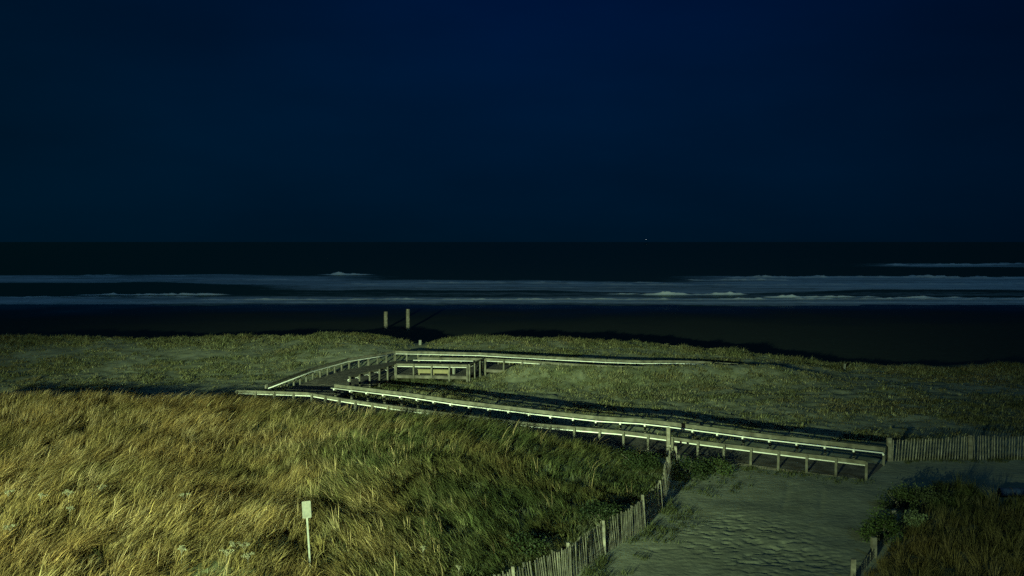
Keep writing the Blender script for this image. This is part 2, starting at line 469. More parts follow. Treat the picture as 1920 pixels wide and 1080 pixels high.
# ------------------------------------------------------------------ grass
def blades(base, h, w, ldir, lean, col, seg=3, droop=.35):
    n = len(base)
    T = {3: (0, .4, .75, 1.), 2: (0, .55, 1.)}[seg]
    face = rng.uniform(0, 2 * PI, n)
    sd = np.stack([np.cos(face), np.sin(face), np.zeros(n)], 1)
    P_ = []
    for t in T:
        c = base.copy()
        c[:, 0] += ldir[:, 0] * lean * h * (t ** 1.7)
        c[:, 1] += ldir[:, 1] * lean * h * (t ** 1.7)
        c[:, 2] += h * (t - droop * lean * t ** 2.4)
        wt = w * (1 - t) ** .55 * .5 if t < 1 else None
        if t < 1:
            P_ += [c - sd * wt[:, None], c + sd * wt[:, None]]
        else:
            P_.append(c)
    k = len(P_)
    V = np.stack(P_, 1).reshape(-1, 3)
    tri = []
    for s in range(seg - 1):
        a = s * 2
        tri += [(a, a + 1, a + 3), (a, a + 3, a + 2)]
    a = (seg - 1) * 2
    tri.append((a, a + 1, a + 2))
    T_ = (np.arange(n) * k)[:, None, None] + np.array(tri)[None]
    colv = np.repeat(col, k, 0)
    return V, T_.reshape(-1, 3), colv


def grass_obj(name, cx, cy, nb, hgt, rad, wid, ldx, ldy, lean, tcol, label, seg=3, sink=.03, hj=.35, cj=.22, droop=.35):
    """tufts at cx, cy with nb blades each"""
    n = len(cx)
    rep = np.repeat(np.arange(n), nb)
    m_ = len(rep)
    r = rad[rep] * np.sqrt(rng.uniform(0, 1, m_)); a = rng.uniform(0, 2 * PI, m_)
    x, y = cx[rep] + r * np.cos(a), cy[rep] + r * np.sin(a)
    z = terrain(x, y) - sink
    h = hgt[rep] * np.clip(1 - np.abs(rng.normal(0, hj, m_)), .25, 1.1)
    spread = .45
    lx = ldx[rep] + spread * np.cos(a) * (r / np.maximum(rad[rep], .01)) + rng.normal(0, .22, m_)
    ly = ldy[rep] + spread * np.sin(a) * (r / np.maximum(rad[rep], .01)) + rng.normal(0, .22, m_)
    ln = np.clip(lean[rep] * (.6 + .8 * rng.uniform(0, 1, m_)), 0, 1.6)
    c = tcol[rep] * np.exp(rng.normal(0, cj * .6, n))[rep][:, None] * (1 + rng.normal(0, cj, m_))[:, None]
    c = np.clip(c, .005, .8)
    V, T_, cv = blades(np.stack([x, y, z], 1), h, wid * (.7 + .6 * rng.uniform(0, 1, m_)), np.stack([lx, ly], 1), ln, c, seg, droop)
    o = raw_mesh(name, V, tris=T_, mat=GRASS, cols=cv)
    tag(link(o), label, 'grass', kind='stuff')
    return o


def scatter(x0, x1, y0, y1, dens):
    n = int((x1 - x0) * (y1 - y0) * dens)
    return rng.uniform(x0, x1, n), rng.uniform(y0, y1, n)


TAN = np.array((.235, .145, .055)); OLIVE = np.array((.088, .09, .034)); GREEN = np.array((.034, .055, .02)); BROWN = np.array((.12, .075, .03)); PALE = np.array((.40, .33, .19)); GREY = np.array((.2, .2, .14))


def mixc(*ps):
    tot = sum(w for w, _ in ps)
    return sum(w[:, None] * c[None] for w, c in ps) / tot[:, None]


# 1. tall beach grass on the foredune
x, y = scatter(-36, 9, 19, 60, 15)
s = xf(y) - x - np.clip(27 - y, 0, 50) * 1.2
keep = (fore_mask(x, y) > .25) & (np.abs(x) < y * .62 + 3) & (rng.uniform(0, 1, len(x)) < np.maximum(.4, .12 + 1.7 * (noise(x, y, 1.5, 200, 3) - .08))) \
    & (rng.uniform(0, 1, len(x)) < np.clip(1.25 - (y - 20) / 70, .5, 1))
x, y, s = x[keep], y[keep], s[keep]
pxx = 960 + F * x / y
clump = noise(x, y, 2.4, 210, 3)
n = len(x)
dist = np.hypot(x, y)
hgt = (.55 + .55 * noise(x, y, 3.2, 220, 3) + rng.normal(0, .15, n)) * (1 - .35 * sm(700, 1150, pxx))
hgt = np.clip(1.12 * hgt * (1 - .5 * (1 - sm(.5, 5, s))), .2, 1.25)
# combed by the wind: to the right on the left half, back to the left in the middle foreground
flow = noise(x, y, 6, 230, 2) - .5
ldx = .75 - 1.5 * sm(520, 640, pxx) * (1 - sm(36, 43, y)) + flow * 1.2 + rng.normal(0, .15, n)
ldy = -.25 + (noise(x, y, 5, 235, 2) - .5) * 1.4 + rng.normal(0, .15, n)
lean = np.clip(.35 + .6 * noise(x, y, 2.6, 240, 2), .1, 1.1)
wt_tan = np.clip(1.25 - sm(250, 900, pxx) * 1.5 + (noise(x, y, 3, 250, 3) - .5) * 2.0, .03, 2)
wt_ol = .55 + np.clip((noise(x, y, 2.5, 255, 3) - .45) * 3, 0, 1)
wt_gr = np.clip(sm(450, 1000, pxx) * 1.5 + (noise(x, y, 2.2, 260, 3) - .55) * 3.2, .02, 2)  # greener rightwards: real growth, plus the dune's shaded side put into colour
wt_br = np.clip((noise(x, y, 1.8, 265, 3) - .5) * 4, .03, 1.2)
wt_pl = (np.clip((rng.uniform(0, 1, n) - .8) * 6, 0, 1.0) + .02) * (1 - .8 * sm(500, 1000, pxx))
tcol = mixc((wt_tan, TAN), (wt_ol, OLIVE), (wt_gr, GREEN), (wt_br, BROWN), (wt_pl, PALE))
nb = np.where(y < 30, 30, np.where(y < 40, 24, 17))
grass_obj('beach_grass', x, y, nb, hgt, .08 + .10 * rng.uniform(0, 1, n), .019, ldx, ldy, lean, tcol,
          'tall tan and olive beach grass covering the near dune left of the sand path', 3, cj=.42)

# 1b. long wispy seed stalks standing out of it
x, y = scatter(-36, 9, 19, 60, 3.2)
keep = (fore_mask(x, y) > .6) & (rng.uniform(0, 1, len(x)) > sm(450, 950, 960 + F * x / y) * .93) & (np.abs(x) < y * .62 + 3) & (noise(x, y, 3.5, 270, 3) > .4)
x, y = x[keep], y[keep]; n = len(x)
grass_obj('seed_stalks', x, y, 5 + np.zeros(n, int), .85 + .45 * rng.uniform(0, 1, n), .12 + 0 * x, .017, .55 + (noise(x, y, 6, 230, 2) - .5) * 1.6 - .9 * sm(520, 640, 960 + F * x / y) * (1 - sm(36, 43, y)), rng.normal(0, .4, n), .35 + .5 * rng.uniform(0, 1, n),
          mixc((.6 + 0 * x, PALE), (.5 + 0 * x, TAN)), 'thin pale seed stalks arching above the beach grass', 3, hj=.2, cj=.3)

# 2. short green undergrowth on the foredune
x, y = scatter(-22, 9, 19, 54, 9)
pxx = 960 + F * x / y
s = xf(y) - x - np.clip(27 - y, 0, 50) * 1.2
keep = (fore_mask(x, y) > .15) & (np.abs(x) < y * .62 + 2) & (rng.uniform(0, 1, len(x)) < .12 + sm(450, 1000, pxx)) & (noise(x, y, 2.5, 300, 3) > .40)
x, y = x[keep], y[keep]; n = len(x)
tcol = mixc((np.clip((noise(x, y, 1.8, 310) - .3) * 2, .05, 1), GREEN), (.25 + 0 * x, OLIVE), (np.clip((noise(x, y, 1.5, 320) - .5) * 3, .02, 1), GREY * .8))
grass_obj('low_herbs', x, y, 16 + np.zeros(n, int), .28 + .22 * rng.uniform(0, 1, n), .14 + .1 * rng.uniform(0, 1, n), .035,
          rng.normal(0, .6, n), rng.normal(0, .6, n), .7 + 0 * x, tcol, 'low dark green herbs under the beach grass beside the slatted fence', 2)

# 3. sparse tufts on the sand flat between the dunes
x, y = scatter(-62, 50, 50, 97, 17)
yb = np.interp(x, bx, by)
cl = .55 * noise(x, y, 5, 81, 4) + .45 * noise(x, y, 1.1, 83, 2) + .12 * np.exp(-((x - 4) / 9) ** 2 - ((y - 70) / 5) ** 2)


def inside(px_, py_, poly):
    c = np.zeros(len(px_), bool)
    for i in range(len(poly)):
        (x1, y1), (x2, y2) = poly[i][:2], poly[i - 1][:2]
        k = ((y1 > py_) != (y2 > py_)) & (px_ < (x2 - x1) * (py_ - y1) / (y2 - y1 + 1e-9) + x1)
        c ^= k
    return c


DECKS = [WA + WB[::-1], [WC[0]] + WC[1:] + [WG[0]] + WD[::-1] + [WA[0], WB[1], WB[0]], WE + WF[::-1] + [WI[0], WC[4]], WG + [WH[1], WI[0]],
         [WC[4], WI[0], WG[0], WC[3]]]


def on_deck(x, y, grow=0):
    o = np.zeros(len(x), bool)
    for d in DECKS:
        o |= inside(x, y, d)
    return o


crest = np.interp(x, [-60, -10, 14, 28, 36, 60], [93, 93, 91, 84, 80, 78])
nearc = np.exp(-((y - crest) / 3.5) ** 2)
pathgap = np.exp(-((x + 9.5 + (y - 90) * .1) / 1.6) ** 2) * sm(80, 86, y)
keep = (y > yb + .6) & (y < crest + 3.5) & ~on_deck(x, y) & (rng.uniform(0, 1, len(x)) < sm(.42, .58, cl) * .85 + .24 + nearc * .8) & (np.abs(x) < y * .62 + 3) & (rng.uniform(0, 1, len(x)) > pathgap)
keep &= ~((path_mask(x, y) > .2))
x, y, cl, nearc = x[keep], y[keep], cl[keep], nearc[keep]; n = len(x)
hgt = (.09 + .24 * sm(.5, .68, cl) + .2 * noise(x, y, 3, 410, 3) ** 2 + .16 * (rng.uniform(0, 1, n) < .1) + .5 * nearc * sm(.35, .8, noise(x, y, 2.2, 415, 2))) * (.6 + .7 * rng.uniform(0, 1, n))
tcol = mixc((.55 + np.clip((noise(x, y, 4, 420) - .4) * 3, 0, 1), OLIVE * 1.25), (np.clip((noise(x, y, 1.2, 430) - .4) * 4, .05, 1.4), GREEN * 1.0), (.4 + 0 * x, GREY), (np.clip((noise(x, y, 2.5, 440) - .5) * 3, .02, 1), BROWN), (.15 + 0 * x, PALE))
grass_obj('sparse_dune_grass', x, y, np.where(nearc > .5, 12, 8), hgt, .10 + .18 * rng.uniform(0, 1, n), .035, .3 + rng.normal(0, .5, n), rng.normal(0, .5, n), .65 + 0 * x, tcol,
          'short sparse tufts of grass scattered over the sand flat behind the boardwalk', 2, hj=.4, cj=.5)

# 4. rough grass right of the path
x, y = scatter(9, 30, 22, 41, 16)
xr = np.interp(y, [p[1] for p in RPATH[:5]], [p[0] for p in RPATH[:5]])
keep = ~((x > 20.6) & (y > 37.6)) & (x > xr + .1) & (y < 39.6 + .8 * noise(x, y, 2, 500)) & (rng.uniform(0, 1, len(x)) < .5 + .7 * noise(x, y, 1.5, 505)) & (x < y * .62 + 3)
x, y = x[keep], y[keep]; n = len(x)
xr = np.interp(y, [p[1] for p in RPATH[:5]], [p[0] for p in RPATH[:5]])
tcol = mixc((.5 + np.clip((noise(x, y, 2, 510) - .4) * 3, 0, 1), GREEN), (.5 + 0 * x, OLIVE), (np.clip((noise(x, y, 1.6, 520) - .45) * 2, .02, .5), BROWN), (np.clip(1.8 - (y - 27) / 5, 0, 1) * .5, TAN), (.35 * (rng.uniform(0, 1, n) < .3) + .01, PALE))
grass_obj('rough_grass', x, y, 22 + np.zeros(n, int), (.35 + .4 * noise(x, y, 2, 530)) * (1 + .9 * (rng.uniform(0, 1, n) < .12)) * sm(-.6, 1.6, x - xr + .3), .1 + .12 * rng.uniform(0, 1, n), .018,
          rng.normal(0, .5, n), rng.normal(0, .5, n), .5 + 0 * x, tcol, 'rough dark grass on the hummock right of the sand path', 3)

# 5. weeds along the path edges and around the rail ends
xs, ys = [], []
for i in range(520):
    t = rng.uniform(0, 1); yy = 26 + 20 * t
    xs.append(float(xf(yy)) + abs(rng.normal(0, .8)) * (1 + 1.6 * (yy > 39)) + .1); ys.append(yy)
for i in range(260):
    t = rng.uniform(0, 1)
    k = min(int(t * 4), 3); a, b_ = WB[-5 + k], WB[-4 + k]; u = t * 4 - k
    xs.append(a[0] + (b_[0] - a[0]) * u + rng.normal(0, .3)); ys.append(a[1] + (b_[1] - a[1]) * u - abs(rng.normal(0, .7)) - .1)
for i in range(420):
    xx = rng.uniform(19.6, 33); xs.append(xx); ys.append(45.9 + rng.normal(0, .35))
nlow = len(xs)
for i in range(520):     # taller growth in front of the platform and of the short railing
    if i % 2: xs.append(rng.uniform(-10.5, -4.2)); ys.append(71.2 - abs(rng.normal(0, 1.3)))
    else:
        u = rng.uniform(0, 1) * 3.999; k = int(u); u -= k
        xs.append(WD[k][0] + (WD[k + 1][0] - WD[k][0]) * u + abs(rng.normal(0, .8)) + .15); ys.append(WD[k][1] + (WD[k + 1][1] - WD[k][1]) * u - .2)
x, y = np.array(xs), np.array(ys); n = len(x)
keep = ~on_deck(x, y) & (noise(x, y, 1.3, 600, 2) > .42)
x, y = x[keep], y[keep]; n = len(x)
grass_obj('path_weeds', x, y, 14 + np.zeros(n, int), .12 + .22 * rng.uniform(0, 1, n) + .25 * (y > 60) + .2 * ((x - xf(y) < .45) & (y < 44)), .1 + .12 * rng.uniform(0, 1, n), .022, rng.normal(0, .6, n), rng.normal(0, .6, n), .7 + 0 * x,
          mixc((.6 + 0 * x, GREEN), (.6 + 0 * x, OLIVE), (.3 * rng.uniform(0, 1, n), GREY)), 'small weeds creeping over the edges of the sand path', 2)

# ------------------------------------------------------------------ boardwalk
def resample(pts, step, phase=0):
    pts = [np.array(p, float) for p in pts]
    seg = [np.linalg.norm(pts[i + 1] - pts[i]) for i in range(len(pts) - 1)]
    L_ = sum(seg); n_ = max(1, round(L_ / step))
    out = []
    for k in range(n_ + 1):
        d = L_ * k / n_
        i = 0
        while i < len(seg) - 1 and d > seg[i]:
            d -= seg[i]; i += 1
        out.append(pts[i] + (pts[i + 1] - pts[i]) * d / seg[i])
    return out


bw = thing('boardwalk', (WB[5][0], WB[5][1], 0))
tag(bw, 'weathered wooden boardwalk zigzagging between the dunes with white handrails', 'boardwalk')
BO = bw.location.copy()


def child(mb, name, mt, parent, off, smooth=False, label=None):
    mb.v = [(v[0] - off[0], v[1] - off[1], v[2] - off[2]) for v in mb.v]
    o = mb.build(name, mt, parent, smooth)
    if label: o['label'] = label
    return o


def railing(pts, inside_dir, step=1.38, posts='each', hand=True, brackets=False, hand_ext=(0, 0), label=None, skip=None, board_h=.155, hz=.235, ground=True, posts_ok=None):
    """inside_dir: +1 when the walking surface lies to the left of the travel direction"""
    pts = [np.array(p, float) for p in pts]
    B = MB()
    n = len(pts)
    nor = []
    for i in range(n):
        d = pts[min(i + 1, n - 1)] - pts[max(i - 1, 0)]
        d[2] = 0; d /= np.linalg.norm(d)
        nor.append(np.array((-d[1], d[0], 0)) * inside_dir)
    for i in range(n - 1):
        a, b_ = pts[i], pts[i + 1]
        ov = (b_ - a) / np.linalg.norm(b_ - a) * .004
        B.bar(a + nor[i] * .0 + np.array((0, 0, -.02)), b_ + np.array((0, 0, -.02)) - ov, .17, .038)
        B.bar(a + nor[i] * .035 + np.array((0, 0, -.042 - board_h / 2)), b_ + nor[i + 1] * .035 - ov + np.array((0, 0, -.042 - board_h / 2)), .036, board_h)
    R = child(B, 'railing', WOOD, bw, BO, label=label)
    ps = resample(pts, step)
    allm = MB()
    for i, p in enumerate(ps):
        if posts_ok and not posts_ok(i, p): continue
        j = min(range(n), key=lambda q: np.linalg.norm(pts[q] - p))
        q = p - nor[j] * .06
        ang = math.atan2(nor[j][1], nor[j][0])
        z0 = min(zt(q[0], q[1]), p[2] - RAILH) - .25
        M = MB() if posts == 'each' else allm
        M.post(q[0], q[1], z0, p[2] - .045 + rng.normal(0, .004), .115, .115, ang, lean=(rng.normal(0, .012), rng.normal(0, .012)))
        if posts == 'each':
            child(M, 'post', WOOD, R, BO)
    if posts != 'each':
        o = child(allm, 'post', WOOD, R, BO); tag(o, kind='stuff')
    if hand:
        hp = [p + nor[i] * .12 + np.array((0, 0, -hz - .03)) for i, p in enumerate(pts)]
        if hand_ext[0]: d = hp[0] - hp[1]; hp[0] = hp[0] + d / np.linalg.norm(d) * hand_ext[0]
        if hand_ext[1]: d = hp[-1] - hp[-2]; hp[-1] = hp[-1] + d / np.linalg.norm(d) * hand_ext[1]
        T = MB(); T.tube(hp, .034, 8)
        if not brackets:
            for i, p in enumerate(ps):
                j = min(range(n), key=lambda q: np.linalg.norm(pts[q] - p))
                c = p + nor[j] * .12 + np.array((0, 0, -hz - .03))
                T.tube([c + np.array((0, 0, -.02)), c + np.array((0, 0, -.07)), c - nor[j] * .11 + np.array((0, 0, -.09))], .013, 6)
        child(T, 'handrail', HAND, R, BO, True)
        if brackets:
            for i, p in enumerate(ps):
                j = min(range(n), key=lambda q: np.linalg.norm(pts[q] - p))
                c = p + nor[j] * .12 + np.array((0, 0, -hz - .03))
                T = MB()
                T.blob(c + np.array((0, 0, -.075)), (.06, .06, .06))
                T.tube([c + np.array((0, 0, -.02)), c + np.array((0, 0, -.08)), c - nor[j] * .12 + np.array((0, 0, -.10))], .02, 6)
                child(T, 'bracket', HAND, R, BO, True)
    return R


# B travels left -> right with the walkway beyond it (to its left); A the same way with the walkway to its right
railing(WB, +1, 1.36, label='near side railing of the long ramp, partly behind the beach grass')
railing(WA, -1, 1.42, board_h=.18, hz=.265, brackets=True, hand_ext=(.25, 0), label='far side railing of the long ramp')
railing(WC, -1, 1.18, label='left railing of the section running away from the camera')
railing(WD, +1, 1.45, label='short right railing running up to the platform')
railing(WE, -1, 1.08, posts='all', label='far railing of the seaward section')
railing(WF, +1, 1.6, posts='all', label='near railing of the seaward section')
railing(WG, +1, 1.42, label='front railing of the viewing platform')
railing(WH, +1, 1.3, label='right end railing of the viewing platform')
railing(WI, -1, 1.6, hand_ext=(.5, -.8), label='rear railing of the viewing platform')


def deck(left, right, drop=RAILH, step=.145, name='deck', zoff=0.0):
    L1 = resample(left, .05); 
    nL = max(2, int(sum(np.linalg.norm(np.array(left[i + 1]) - np.array(left[i])) for i in range(len(left) - 1)) / step))

    def samp(pts, n_):
        pts = [np.array(p, float) for p in pts]
        seg = [np.linalg.norm(pts[i + 1] - pts[i]) for i in range(len(pts) - 1)]
        cum = np.concatenate([[0], np.cumsum(seg)])
        out = []
        for k in range(n_ + 1):
            d = cum[-1] * k / n_
            i = min(int(np.searchsorted(cum, d, side='right')) - 1, len(seg) - 1)
            out.append(pts[i] + (pts[i + 1] - pts[i]) * (d - cum[i]) / seg[i])
        return out
    A_, B_ = samp(left, nL), samp(right, nL)
    M = MB()
    for k in range(nL):
        a0, a1, b0, b1 = A_[k], A_[k + 1], B_[k], B_[k + 1]
        e = .04
        a1 = a0 + (a1 - a0) * (1 - e); b1 = b0 + (b1 - b0) * (1 - e)
        j = rng.normal(0, .003)
        dz = np.array((0, 0, -drop + zoff + j)); t = np.array((0, 0, -.038))
        c = [a0 + dz + t, b0 + dz + t, b1 + dz + t, a1 + dz + t, a0 + dz, b0 + dz, b1 + dz, a1 + dz]
        M.quadbox(c)
    # side beams under the edges
    for side in (left, right):
        for i in range(len(side) - 1):
            M.bar(np.array(side[i]) + (0, 0, -drop - .15 + zoff), np.array(side[i + 1]) + (0, 0, -drop - .15 + zoff), .05, .2)
    return child(M, name, DECK, bw, BO)


def lerp(a, b, t): return tuple(np.array(a) + (np.array(b) - np.array(a)) * t)


deck(WB[1:], WA)
deck([WB[0], WB[1]], [WC[0], WA[0]], zoff=-.004)
deck(WC, [WA[0]] + WD, zoff=-.008)
deck([WC[4], WE[1]], [WG[0], lerp(WI[0], WI[1], .9)], zoff=-.012)
deck(WE[1:-1], WF, zoff=-.016)
deck([WI[0], WI[1]], [WG[0], WG[1]], zoff=-.02)

# bench on the viewing platform
ba, bb = P(782, 692, 1.1), P(842, 693, 1.1)
bz = 1.5 - RAILH - .02
be_ = thing('bench', (ba[0], ba[1], bz))
tag(be_, 'long low yellowish wooden bench on the viewing platform', 'bench')
bo = be_.location.copy()
ax, ay = ba[0], ba[1] + .7; cx_, cy_ = bb[0], bb[1] + .7
m, nt, b = mat('bench_wood', .7)
ramp_noise(nt, b, [(.3, (.15, .13, .07)), (.7, (.21, .18, .095))], 4, 6)
BENCH = m
M = MB(); M.bar((ax, ay, bz + .44), (cx_, cy_, bz + .44), .42, .045); child(M, 'seat', BENCH, be_, bo)
M = MB(); M.bar((ax + .03, ay - .19, bz + .28), (cx_ - .03, cy_ - .19, bz + .28), .03, .26); child(M, 'apron', BENCH, be_, bo)
for t in (.04, .5, .96):
    lx, ly = ax + (cx_ - ax) * t, ay + (cy_ - ay) * t
    M = MB(); M.bar((lx, ly, bz), (lx, ly, bz + .415), .09, .30, up=(0, 1, 0)); child(M, 'leg', BENCH, be_, bo)
# litter bin at the bench end
c = P(849, 697, .85); M = MB(); bz2 = bz
cx2, cy2 = c[0], c[1] + .6
bin_ = thing('litter_bin', (cx2, cy2, bz2)); tag(bin_, 'small pale litter bin beside the bench on the viewing platform', 'bin')
M.tube([(cx2, cy2, bz2 + .02), (cx2, cy2, bz2 + .08), (cx2, cy2, bz2 + .5), (cx2, cy2, bz2 + .53)], [.15, .17, .19, .19], 16); child(M, 'bin_body', SIGN, bin_, bin_.location)
M = MB(); M.tube([(cx2, cy2, bz2 + .54), (cx2, cy2, bz2 + .58), (cx2, cy2, bz2 + .62)], [.205, .18, .06], 16); child(M, 'lid', WOOD, bin_, bin_.location)


# ------------------------------------------------------------------ slatted sand fences
def fence(name, pts, posts, height, spacing, w, label, lean=(0, 0), wire_z=(.25, .6, .95), post_w=.11, wob=.03, buried=None, hgts=None):
    c0 = pts[len(pts) // 2]
    T = thing(name, (c0[0], c0[1], zt(*c0[:2])))
    tag(T, label, 'fence', 'slatted sand fences along the path')
    off = T.location.copy()
    p3 = [np.array((p[0], p[1], 0.)) for p in pts]
    ss = resample(p3, spacing)
    M = MB()
    for i, p in enumerate(ss):
        if rng.uniform() < .012: continue
        q = ss[min(i + 1, len(ss) - 1)] - ss[max(i - 1, 0)]
        ang = math.atan2(q[1], q[0]) + rng.normal(0, .12)
        z0 = zt(p[0], p[1])
        hh = height * (1 + rng.normal(0, wob)) * (hgts(p) if hgts else 1)
        l = (lean[0] + rng.normal(0, .014) + .05 * math.sin(i * .13), lean[1] + rng.normal(0, .02))
        M.post(p[0], p[1], z0 - .15, z0 + hh, w * (1 + rng.normal(0, .12)), .012, ang, lean=l, bev=.05)
    child(M, 'slat_panel', FWOOD, T, off)
    M = MB()
    ws = resample(p3, .6)
    for f_ in wire_z:
        M.tube([(p[0] + lean[0] * f_ * height, p[1] - .012, zt(p[0], p[1]) + f_ * height * (hgts(p) if hgts else 1)) for p in ws], .005, 4)
    child(M, 'wire', WIRE, T, off)
    for (x_, y_, h_, w_) in posts:
        M = MB(); z0 = zt(x_, y_)
        M.post(x_, y_ + .05, z0 - .3, z0 + h_, w_, w_ * .85, rng.uniform(-.3, .3), lean=(lean[0] * .6 + rng.normal(0, .02), rng.normal(0, .02)), bev=.08)
        child(M, 'post', FWOOD, T, off)
    return T


fence('sand_fence', FENCE, [(x_, y_, 1.26 + rng.uniform(-.03, .06), .095) for x_, y_ in FENCE[1:]] + [(8.25, 43.6, 1.25, .12)], 1.15, .10, .042,
      'old slatted sand fence leaning along the left edge of the path below the dune', lean=(-.10, 0))
fr = [P(1668, 865, 0), P(1740, 864, 0), P(1820, 863, 0), P(1920, 862, 0)]
fr.append((fr[-1][0] + 6, fr[-1][1] + .1, 0))
fence('sand_fence', fr, [(fr[0][0], fr[0][1], 1.22, .2), (P(1820, 863, 0)[0], P(1820, 863, 0)[1], 1.30, .14), (fr[-1][0] - 1.5, fr[-1][1], 1.25, .14)], 1.13, .152, .05,
      'upright slatted sand fence at the far side of the path right of the boardwalk', lean=(.03, 0),
      hgts=lambda p: 1 + .13 * math.exp(-((p[0] - 24.5) / 2.6) ** 2))
fl = [(10.4, 27.2), (11.4, 29.1), (13.1, 31.5), (14.9, 34.1), (17.7, 38.0)]
fence('sand_fence', fl, [(11.4, 29.1, .80, .16), (13.1, 31.5, .72, .17), (14.9, 34.1, .92, .2), (17.7, 38., .75, .07)], .42, .15, .04,
      'half buried slatted fence with four post tops along the right edge of the path', hgts=lambda p: .8 + .9 * (p[1] > 37.2))

# tall post by the near railing
x_, y_, _ = P(1252, 820, 1.05)
M = MB(); M.post(x_, y_ - .2, zt(x_, y_) - .4, 1.62, .17, .16, .1, lean=(-.01, 0), bev=.1)
tag(M.build('wooden_post', FWOOD, origin=(x_, y_ - .2, 0)), 'tall square wooden post rising above the near ramp railing where the fence ends', 'post')
# beach pilings
for px, py, hh, wd, lb in ((723.5, 617, 2.65, .56, 'shorter left piling standing on the dark beach beyond the dune gap'), (765, 619, 3.15, .54, 'taller right piling standing on the dark beach beyond the dune gap')):
    x_, y_, z_ = P(px, py, -1.95)
    z_ = zt(x_, y_)
    M = MB(); M.tube([(x_, y_, z_ - .6), (x_, y_, z_ + hh - .5), (x_ + .02, y_, z_ + hh - .03), (x_ + .02, y_, z_ + hh)], [wd / 2 * 1.04, wd / 2, wd / 2, wd / 2 * .85], 14)
    if hh < 3:
        M.tube([(x_ + .02, y_, z_ + hh - .42), (x_ + .02, y_, z_ + hh - .34)], wd / 2 + .03, 14)
    tag(M.build('beach_piling', FWOOD, origin=(x_, y_, z_)), lb, 'piling', 'pilings on the beach')
# small marker posts in the back dune
for px, py, hh, wd, lb in ((787, 646, .52, .26, 'short pale post at the gap in the back dune'), (1583, 684, .62, .14, 'thin pale stake on the low back dune at the right')):
    x_, y_, _ = P(px, py, .6 if px < 900 else .1)
    z_ = zt(x_, y_)
    M = MB(); M.post(x_, y_, z_ - .3, z_ + hh, wd, wd, .2, lean=(.05, 0), bev=.06)
    tag(M.build('marker_post', SIGN, origin=(x_, y_, z_)), lb, 'post')

# ------------------------------------------------------------------ sign in the grass
x_, y_, _ = P(583, 1047, 1.3); z_ = zt(x_, y_)
sg = thing('sign', (x_, y_, z_)); tag(sg, 'blank pale sign plate on a thin white post standing in the beach grass', 'sign')
tz = 11.4 - (945 - HOR) / F * y_ + .0
M = MB(); M.post(0, 0, -.3, tz - z_ - .08, .058, .05, .1, lean=(-.052, 0), bev=.05)
M.build('post', HAND if False else SIGN, sg)
hp = tz - z_; pw, ph = .165, .275
M = MB()
c_ = (-.052 * (hp - ph) - .004, -.045, hp - ph)
ring = []
for cx0, cz0, a0 in ((pw - .035, ph - .035, 0), (-pw + .035, ph - .035, 90), (-pw + .035, -ph + .035, 180), (pw - .035, -ph + .035, 270)):
    for k in range(5):
        a = math.radians(a0 + 22.5 * k); ring.append((cx0 + .035 * math.cos(a), cz0 + .035 * math.sin(a)))
rot = math.radians(-20); tl = math.radians(2.5)
def plate(u, v, dy):
    u2, v2 = u * math.cos(tl) + v * math.sin(-tl), u * math.sin(tl) + v * math.cos(tl)
    return (c_[0] + u2 * math.cos(rot) - dy * math.sin(rot), c_[1] - u2 * math.sin(-rot) * 1 - dy * math.cos(rot) * -1, c_[2] + v2 + u2 * .16)
n_ = len(ring)
M.v = [plate(u, v, 0) for u, v in ring] + [plate(u, v, .006) for u, v in ring]
M.f = [tuple(range(n_)), tuple(range(2 * n_ - 1, n_ - 1, -1))] + [(i, n_ + i, n_ + (i + 1) % n_, (i + 1) % n_) for i in range(n_)]
M.build('sign_plate', SFACE, sg)
for v in (ph - .06, -ph + .06):
    M = MB(); p_ = plate(0, v, -.008); M.blob(p_, (.016, .01, .016)); M.build('bolt', WIRE, sg)

# ------------------------------------------------------------------ shrubs
def shrub(px, py, z, rx, rz_, nl, col, label, ry=None):
    x_, y_, _ = P(px, py, z); z0 = zt(x_, y_)
    T = thing('beach_shrub', (x_, y_, z0)); tag(T, label, 'shrub', 'shrubs beside the sand path')
    M = MB()
    for k in range(7):
        a = rng.uniform(0, 2 * PI); r = rx * rng.uniform(.25, .8)
        M.tube([(0, 0, -.1), (r * .4 * math.cos(a), r * .4 * math.sin(a), rz_ * .5), (r * math.cos(a), r * math.sin(a), rz_ * rng.uniform(.8, 1.3))], [.018, .012, .005], 5)
    M.build('stem', FWOOD, T)
    ry = ry or rx
    # leaves gathered on clumps with gaps in between
    nc = 26
    cc = rng.normal(0, 1, (nc, 3)); cc /= np.linalg.norm(cc, axis=1)[:, None]; cc *= rng.uniform(.35, 1, (nc, 1)) ** .5
    cc[:, 2] = np.abs(cc[:, 2])
    cen = cc * (rx, ry, rz_ * 1.25) + (0, 0, rz_ * .15)
    k = rng.integers(0, nc, nl)
    p = cen[k] + rng.normal(0, 1, (nl, 3)) * (.2 * rx, .2 * ry, .2 * rz_)
    p[:, 2] = np.maximum(p[:, 2], .02)
    d = rng.normal(0, 1, (nl, 3)); d[:, 2] = np.abs(d[:, 2]) * .7; d /= np.linalg.norm(d, axis=1)[:, None]
    u = np.cross(d, rng.normal(0, 1, (nl, 3))); u /= np.linalg.norm(u, axis=1)[:, None]
    L_ = rng.uniform(.05, .1, (nl, 1)); w_ = L_ * .4
    V = np.stack([p, p + d * L_ * .5 + u * w_, p + d * L_, p + d * L_ * .5 - u * w_], 1).reshape(-1, 3)
    Q = np.arange(nl * 4).reshape(nl, 4)
    ccol = np.array(col)[None] * (1 + rng.normal(0, .25, (nc, 1)))[k] * (1 + rng.normal(0, .15, (nl, 1)))
    o = raw_mesh('foliage', V, quads=Q, mat=LEAF, cols=np.repeat(np.clip(ccol, .01, .5), 4, 0))
    link(o, T)


